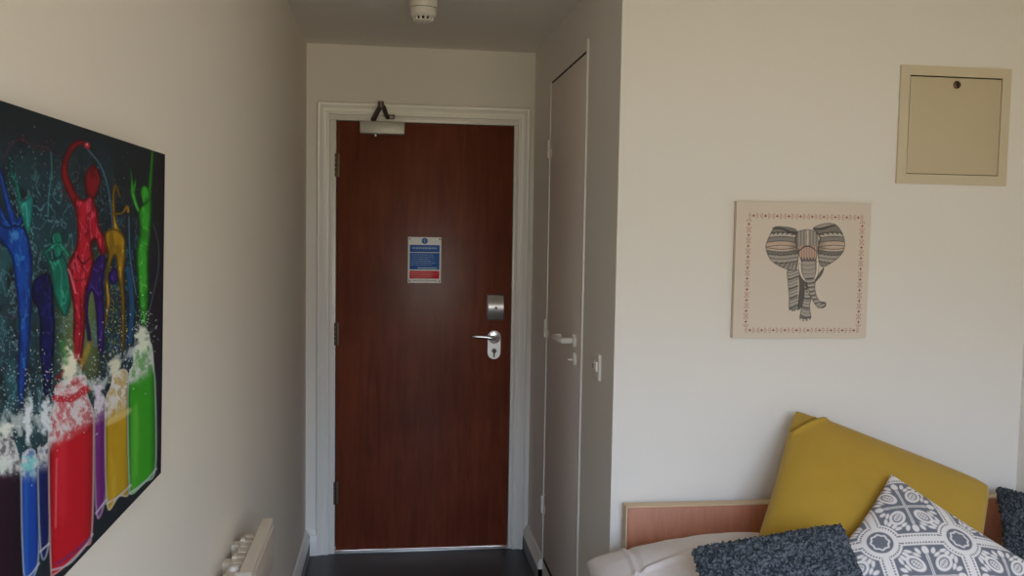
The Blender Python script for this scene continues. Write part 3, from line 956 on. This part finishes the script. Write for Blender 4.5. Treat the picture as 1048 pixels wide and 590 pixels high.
tr = obj('turn_rose', bm, M['plastic'], cup)
bm = bm_new(); box(bm, XP - .03, XP - .012, -1.069, -1.055, 1.079, 1.087, .003); obj('thumb_turn', bm, M['plastic'], tr)

# ------------------------------------------------------------------ switched spur on the passage wall
bm = bm_new(); box(bm, XP - .010, XP - .0003, -1.468, -1.382, 1.070, 1.156, .003, 3)
sp = tag(obj('fused_switch', bm, M['plastic']), 'square white switch plate on the passage wall near the outer corner', 'switch')
bm = bm_new(); box(bm, XP - .016, XP - .009, -1.452, -1.434, 1.098, 1.130, .002); obj('rocker', bm, M['plastic'], sp)
bm = bm_new(); box(bm, XP - .014, XP - .009, -1.420, -1.397, 1.096, 1.130, .002); fu = obj('fuse_holder', bm, M['plastic'], sp)
bm = bm_new(); box(bm, XP - .0155, XP - .0135, -1.411, -1.406, 1.106, 1.120, .0005); obj('slot', bm, M['black'], fu)

# ------------------------------------------------------------------ smoke detector
sd = thing('smoke_detector', (.362, -.87, H), 'round cream smoke detector on the ceiling before the entrance door', 'smoke detector')
SDC = (.362, -.87, H)
bm = bm_new(); lathe(bm, [(.0, 0), (.052, 0), (.052, -.020), (.050, -.026), (.0, -.026)], SDC, 'Z', 48); obj('base_ring', bm, M['plastic'], sd)
bm = bm_new(); lathe(bm, [(.046, -.0255), (.046, -.0285), (0, -.0285)], SDC, 'Z', 48); obj('shadow_gap', bm, M['black'], sd)
bm = bm_new(); lathe(bm, [(.0, -.028), (.0485, -.028), (.0475, -.052), (.041, -.060), (0, -.060)], SDC, 'Z', 48); obj('housing', bm, M['plastic'], sd)
bm = bm_new(); lathe(bm, [(.030, -.059), (.030, -.071), (0, -.071)], SDC, 'Z', 40); obj('sensor_chamber', bm, M['black'], sd)
bm = bm_new()
for k in range(12):
    a = 2 * math.pi * k / 12 + .2
    tube(bm, [(SDC[0] + .036 * math.cos(a), SDC[1] + .036 * math.sin(a), H - .058), (SDC[0] + .032 * math.cos(a), SDC[1] + .032 * math.sin(a), H - .072)], .0045, 8)
lathe(bm, [(.035, -.070), (.033, -.074), (.018, -.079), (0, -.080)], SDC, 'Z', 40)
obj('vented_cap', bm, M['plastic'], sd)

# ------------------------------------------------------------------ access hatch
hx0, hx1, hz0, hz1 = 1.807, 2.178, 1.7155, 2.080
yh = YB
ha = thing('access_hatch', ((hx0 + hx1) / 2, YB, hz0), 'square cream metal access hatch high on the wall above the bed', 'hatch')
bm = bm_new()
w = .030
o_ = [(hx0, hz0), (hx1, hz0), (hx1, hz1), (hx0, hz1)]
for a in ((hx0, hx1, hz1 - w, hz1), (hx0, hx1, hz0, hz0 + w), (hx0, hx0 + w, hz0 + w, hz1 - w), (hx1 - w, hx1, hz0 + w, hz1 - w)):
    box(bm, a[0], a[1], yh - .009, yh - .0003, a[2], a[3])
obj('frame', bm, M['hatch'], ha)
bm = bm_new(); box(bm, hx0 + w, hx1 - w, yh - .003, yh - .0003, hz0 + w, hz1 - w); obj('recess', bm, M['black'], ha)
bm = bm_new(); box(bm, hx0 + w + .0025, hx1 - w - .002, yh - .0078, yh - .003, hz0 + w + .002, hz1 - w - .004, .001); hd = obj('hatch_door', bm, M['hatch_leaf'], ha)
bm = bm_new(); lathe(bm, [(.012, 0), (.012, -.003), (.009, -.005), (0, -.005)], (1.994, yh - .0077, 2.025), 'Y', 28)
lk = obj('lock', bm, M['bronze'], hd)
bm = bm_new(); box(bm, 1.9925, 1.9955, yh - .0137, yh - .0123, 2.018, 2.032); obj('key_slot', bm, M['black'], lk)

# ------------------------------------------------------------------ wall heater on the left wall
HX = XL + .09
h0, h1 = -2.305, -1.895
ZD = -.013
he = thing('wall_heater', (XL, (h0 + h1) / 2, .38), 'cream electric panel heater mounted low on the left wall', 'heater')
bm = bm_new()          # front cover: profile in x,z
cov = [(HX - .032, .790), (HX - .028, .800), (HX - .008, .800), (HX - .002, .797), (HX, .790), (HX, .786), (HX - .003, .784), (HX - .003, .780), (HX, .778), (HX, .683), (HX - .004, .676), (HX - .032, .676)]
cov = [(a, b + ZD) for a, b in cov]
prism(bm, cov, 'Y', h0 + .012, h1)
obj('front_cover', bm, M['cream'], he)
bm = bm_new(); box(bm, HX - .036, HX + .002, h0, h0 + .030, .672 + ZD, .803 + ZD, .004, 3); obj('end_cap', bm, M['plastic'], he)
bm = bm_new(); box(bm, XL + .022, HX - .030, h0 + .004, h1 - .05, .40, .778 + ZD, .004); bd = obj('body', bm, M['cream'], he)
bm = bm_new()
for k in range(9):
    y = h0 + .04 + k * .036
    box(bm, XL + .030, HX - .038, y, y + .024, .7775 + ZD, .7805 + ZD, .001)
obj('vent_grille', bm, M['cream'], bd)
for y in (-2.26, -2.13, -2.01):
    bm = bm_new()
    box(bm, XL + .0003, XL + .030, y, y + .035, .735 + ZD, .770 + ZD, .002)
    box(bm, XL + .022, XL + .034, y + .003, y + .030, .768 + ZD, .784 + ZD, .002)
    obj('wall_bracket', bm, M['cream'], he)
bm = bm_new(); lathe(bm, [(.011, 0), (.012, .006), (.008, .012), (0, .013)], (HX - .048, h0 + .10, .7775 + ZD), 'Z', 20); obj('thermostat_knob', bm, M['plastic'], he)

# ================================================================== ART
def canvas(name, front, mf, side_m, label, depth_vec, cols):
    """stretched canvas: printed front grid plus wrapped sides, one mesh; front[r,c]=(x,y,z)"""
    r, c, _ = front.shape
    rim = np.concatenate([front[0, :], front[1:, -1], front[-1, -2::-1], front[-2:0:-1, 0]])
    back = rim + np.asarray(depth_vec)
    o = grid_mesh(name, front, cols, mf)
    me = o.data
    off = np.array(o.location)
    b2 = bmesh.new(); b2.from_mesh(me)
    a = [b2.verts.new(p - off) for p in rim]
    b = [b2.verts.new(p - off) for p in back]
    n = len(a)
    me.materials.append(side_m)
    for k in range(n):
        fc = b2.faces.new((a[k], b[k], b[(k + 1) % n], a[(k + 1) % n])); fc.material_index = 1
    fc = b2.faces.new(b); fc.material_index = 1
    b2.to_mesh(me); b2.free()
    tag(o, label[0], label[1])
    return o

# paint-dancers canvas on the left wall, 76 x 51 cm, leaning a little out at the top
nr, nc = 440, 400
ss = np.linspace(0, .762, nc); zz = np.linspace(1.151, 1.659, nr)
S, Z = np.meshgrid(ss, zz)
P = np.stack([XL + .03 + (Z - 1.405) * .02, -2.787 - S, Z], -1)
canvas('canvas_picture', P, M['print'], M['canvas_side'], ('large dark canvas print of coloured splash dancers rising from paint jars on left wall', 'picture'),
       (-.024, 0, 0), paint_dancers(S, Z))
# elephant canvas on the bed wall
nr, nc = 340, 350
xx = np.linspace(1.2815, 1.715, nc); zz = np.linspace(1.2325, 1.6495, nr)
X_, Z_ = np.meshgrid(xx, zz)
P = np.stack([X_ + .0045, np.full(X_.shape, YB - .0205), Z_], -1)
canvas('elephant_picture', P, M['print_linen'], M['linen_side'], ('square beige canvas with a patterned grey elephant in a red motif border', 'picture'),
       (0, .020, 0), paint_elephant(X_, Z_))

# ================================================================== BED
bed = thing('bed', (1.57, -2.6, 0), 'bed with a low beech headboard against the white wall', 'bed')
bm = bm_new(); box(bm, .962, 2.190, YB - .058, YB - .030, .30, .722, .0015); hb = obj('headboard', bm, M['beech'], bed)
bm = bm_new()
box(bm, .9555, .9605, YB - .058, YB - .020, .30, .727)
box(bm, .9605, 2.1915, YB - .0575, YB - .020, .7225, .727)
box(bm, 2.1905, 2.1955, YB - .058, YB - .020, .30, .727)
obj('edge_band', bm, M['beech_edge'], hb)
bm = bm_new(); box(bm, .88, 2.18, -3.62, YB - .064, .16, .303, .01); obj('bed_base', bm, M['bedbase'], bed)
for x in (.95, 2.11):
    for y in (-3.52, -1.80):
        bm = bm_new(); lathe(bm, [(.022, 0), (.03, .162)], (x, y, 0), 'Z', 20); obj('leg', bm, M['beech'], bed)
bm = bm_new(); box(bm, .88, 2.18, -3.62, YB - .066, .305, .470, .045, 5)
tag(obj('mattress', bm, M['sheet']), 'mattress under a cream sheet on the bed beneath the cushions', 'mattress')

def cushion(name, TL, TR, BR, BL, t, m, n=90, pull=.045, k=.5, colors=None, disp=None, extra=None, label=None, cat='cushion', group=None, back=1.0, rnd=0.0):
    TL, TR, BR, BL = (np.array(q, float) for q in (TL, TR, BR, BL))
    u = np.linspace(0, 1, n)
    U, V = np.meshgrid(u, u)
    u_, v_ = U, V
    # seams bow inwards between the corner tips
    s = np.sin(np.pi * U); q = np.sin(np.pi * V)
    Uu = U + pull * (1 - 2 * U) * q * (np.abs(2 * U - 1) ** 2)
    Vv = V + pull * (1 - 2 * V) * s * (np.abs(2 * V - 1) ** 2)
    if rnd:
        cc = 1 - rnd * np.abs(2 * Uu - 1) ** 7 * np.abs(2 * Vv - 1) ** 7
        Uu = .5 + (Uu - .5) * cc; Vv = .5 + (Vv - .5) * cc
    w = lambda a: a[..., None]
    B = w((1 - Uu) * (1 - Vv)) * TL + w(Uu * (1 - Vv)) * TR + w(Uu * Vv) * BR + w((1 - Uu) * Vv) * BL
    N = np.cross(BL - TL, TR - TL); N /= np.linalg.norm(N)
    f = np.clip((1 - (2 * U - 1) ** 2) * (1 - (2 * V - 1) ** 2), 0, 1) ** k
    hgt = t / 2 * f
    if extra is not None:
        hgt = hgt + extra(U, V)
    F = B + w(hgt) * N
    K = B - w(t / 2 * back * f) * N
    if disp is not None:
        gu = np.gradient(F, axis=1); gv = np.gradient(F, axis=0)
        nn = np.cross(gv, gu); nn /= np.linalg.norm(nn, axis=-1, keepdims=True) + 1e-9
        F = F + disp(U, V, F, nn)
    c = colors(U, V) if colors is not None else None
    o = grid_mesh(name, F, c, m, close=K)
    if label:
        tag(o, label, cat, group)
    return o

# pillows
def wr(U, V):
    a = .010 * np.exp(-((U - .16 - .10 * V) / .012) ** 2) - .008 * np.exp(-((U - .19 - .10 * V) / .02) ** 2)
    b = .008 * np.exp(-((V - .62 + .25 * U) / .03) ** 2) * sstep(.1, .3, U) * (1 - sstep(.45, .7, U))
    return (a + b + .010 * (fbm(U * 5, V * 5, 3) - .5)) * np.sin(np.pi * U) ** .3 * np.sin(np.pi * V) ** .3
cushion('pillow', (.792, -1.880, .632), (1.40, -1.700, .628), (1.19, -2.05, .545), (.735, -2.28, .572), .185, M['bedding'], 110, .03, .36, extra=wr,
        label='pale pinkish-white pillow jutting out past the left end of the headboard', cat='pillow', group='pale bed pillows')
cushion('pillow', (1.60, -1.705, .555), (2.16, -1.705, .56), (2.15, -1.92, .545), (1.62, -1.92, .545), .10, M['sheet'], 70, .03, .42,
        label='pale pillow mostly hidden behind the mustard and patterned cushions', cat='pillow', group='pale bed pillows')

# mustard velvet cushion with a folded corner ear
def ear(U, V):
    d = (U / .135 + V / .165 - 1) / math.hypot(1 / .135, 1 / .165)
    band = sstep(-.02, .02, U) * sstep(-.02, .02, V)
    g = -.022 * np.exp(-(d / .010) ** 2) + .012 * np.exp(-((d - .022) / .014) ** 2) - .012 * (1 - sstep(-.03, .0, d))
    soft = .022 * (fbm(U * 3.5, V * 3.5, 21) - .5) * np.sin(np.pi * U) ** .5 * np.sin(np.pi * V) ** .5
    return g * band * np.clip(1 - 0 * U, 0, 1) * (np.minimum(U, V) > 0) + soft
cushion('velvet_cushion', (1.472, -1.690, 1.022), (1.985, -1.900, .832), (1.705, -2.22, .480), (1.203, -2.005, .635), .18, M['velvet'], 150, .012, .40, extra=ear, rnd=.030,
        label='large mustard yellow velvet cushion leaning against the wall above the headboard', back=.6)

# printed cushion
cushion('printed_cushion', (1.625, -1.980, .893), (1.888, -2.210, .711), (1.602, -2.380, .520), (1.338, -2.150, .695), .12, M['print_cotton'], 330, .03, .45,
        colors=paint_tiles, label='white cotton cushion printed with grey tile medallions and dotted bands', back=.7)

# charcoal fleece cushions: nubbly curls are real relief
def curls(U, V, F, nn):
    a = fbm(U * 84, V * 84, 41, 2)
    b = vnoise(U * 150 + 3 * a, V * 150, 77)
    n2 = fbm(U * 90 + 9, V * 90, 91, 2)
    n3 = fbm(U * 90, V * 90 + 9, 19, 2)
    h = .009 * (a - .35) + .005 * b
    return nn * h[..., None] + np.stack([(n2 - .5), 0 * n2, (n3 - .5)], -1) * .009
def fcol(U, V):
    a = fbm(U * 90 + 4, V * 90, 5, 3)
    k = sstep(.3, .75, a)[..., None]
    return lin((50, 56, 63)) * (1 - k) + lin((106, 113, 120)) * k
cushion('fleece_cushion', (.985, -2.20, .777), (1.372, -2.18, .822), (1.365, -2.48, .632), (.945, -2.50, .600), .13, M['fleece'], 400, .03, .42,
        colors=fcol, disp=curls, label='charcoal grey fleece cushion lying in front of the mustard cushion, left of the printed one', group='charcoal fleece cushions', back=.6)
cushion('fleece_cushion', (2.125, -1.74, .772), (2.262, -1.90, .75), (2.24, -2.20, .60), (1.98, -1.98, .60), .10, M['fleece'], 300, .03, .42,
        colors=fcol, disp=curls, label='charcoal grey fleece cushion in the right corner against the right wall', group='charcoal fleece cushions', back=.6)

# ================================================================== LIGHT
wd = bpy.data.worlds.new('daylight'); scene.world = wd
wd.use_nodes = True
nt = wd.node_tree
bg = nt.nodes['Background']
tc = nt.nodes.new('ShaderNodeTexCoord')
sx = nt.nodes.new('ShaderNodeSeparateXYZ')
nt.links.new(tc.outputs['Generated'], sx.inputs[0])
mr = nt.nodes.new('ShaderNodeMapRange')
mr.inputs[1].default_value = -1; mr.inputs[2].default_value = 1
nt.links.new(sx.outputs['Z'], mr.inputs[0])
cr = nt.nodes.new('ShaderNodeValToRGB')
e = cr.color_ramp.elements
cr.color_ramp.interpolation = 'LINEAR'
K = 19.0
def wc(r, g, b): return (r / K, g / K, b / K, 1)
e[0].position = 0.0; e[0].color = wc(1.0, .6, .2)
e[1].position = 1.0; e[1].color = wc(10.0, 12.8, 16.0)
for pos, c in ((.35, wc(1.6, 1.0, .4)), (.39, wc(4.5, 3.8, 2.3)), (.49, wc(4.7, 4.1, 2.7)), (.51, wc(5.0, 5.0, 4.9)), (.58, wc(5.2, 5.3, 5.3)), (.62, wc(9.6, 12.0, 15.8))):
    q = e.new(pos); q.color = c
nt.links.new(mr.outputs[0], cr.inputs['Fac'])
nt.links.new(cr.outputs['Color'], bg.inputs['Color'])
bg.inputs['Strength'].default_value = K * 1.29
ld = bpy.data.lights.new('window_daylight', 'AREA')
ld.shape = 'RECTANGLE'; ld.size = WX1 - WX0; ld.size_y = WZ1 - WZ0
ld.cycles.is_portal = True
lo = bpy.data.objects.new('window_daylight', ld); COL.objects.link(lo)
lo.location = ((WX0 + WX1) / 2, YR - .12, (WZ0 + WZ1) / 2)
lo.rotation_euler = (math.radians(90), 0, 0)      # faces +Y, into the room

# ================================================================== CAMERA
cam = bpy.data.cameras.new('camera')
co = bpy.data.objects.new('camera', cam); COL.objects.link(co)
yaw, pitch, roll = .134243, .0635277, .0164534
r_v = Vector((math.cos(yaw), -math.sin(yaw), 0)); f_v = Vector((math.sin(yaw), math.cos(yaw), 0)); u_v = Vector((0, 0, 1))
f2 = math.cos(pitch) * f_v - math.sin(pitch) * u_v
u2 = math.cos(pitch) * u_v + math.sin(pitch) * f_v
r3 = math.cos(roll) * r_v + math.sin(roll) * u2
u3 = -math.sin(roll) * r_v + math.cos(roll) * u2
co.matrix_world = Matrix(((r3.x, u3.x, -f2.x, .24859), (r3.y, u3.y, -f2.y, -4.27624), (r3.z, u3.z, -f2.z, 1.54855), (0, 0, 0, 1)))
cam.sensor_width = 36
cam.lens = 924.435 / 1048 * 36
cam.clip_start = .01
scene.camera = co

scene.view_settings.view_transform = 'Standard'
scene.view_settings.look = 'None'
scene.view_settings.gamma = 1
scene.view_settings.exposure = 0.0
scene.view_settings.use_curve_mapping = False
scene.cycles.max_bounces = 10
scene.cycles.diffuse_bounces = 7
scene.cycles.use_denoising = True
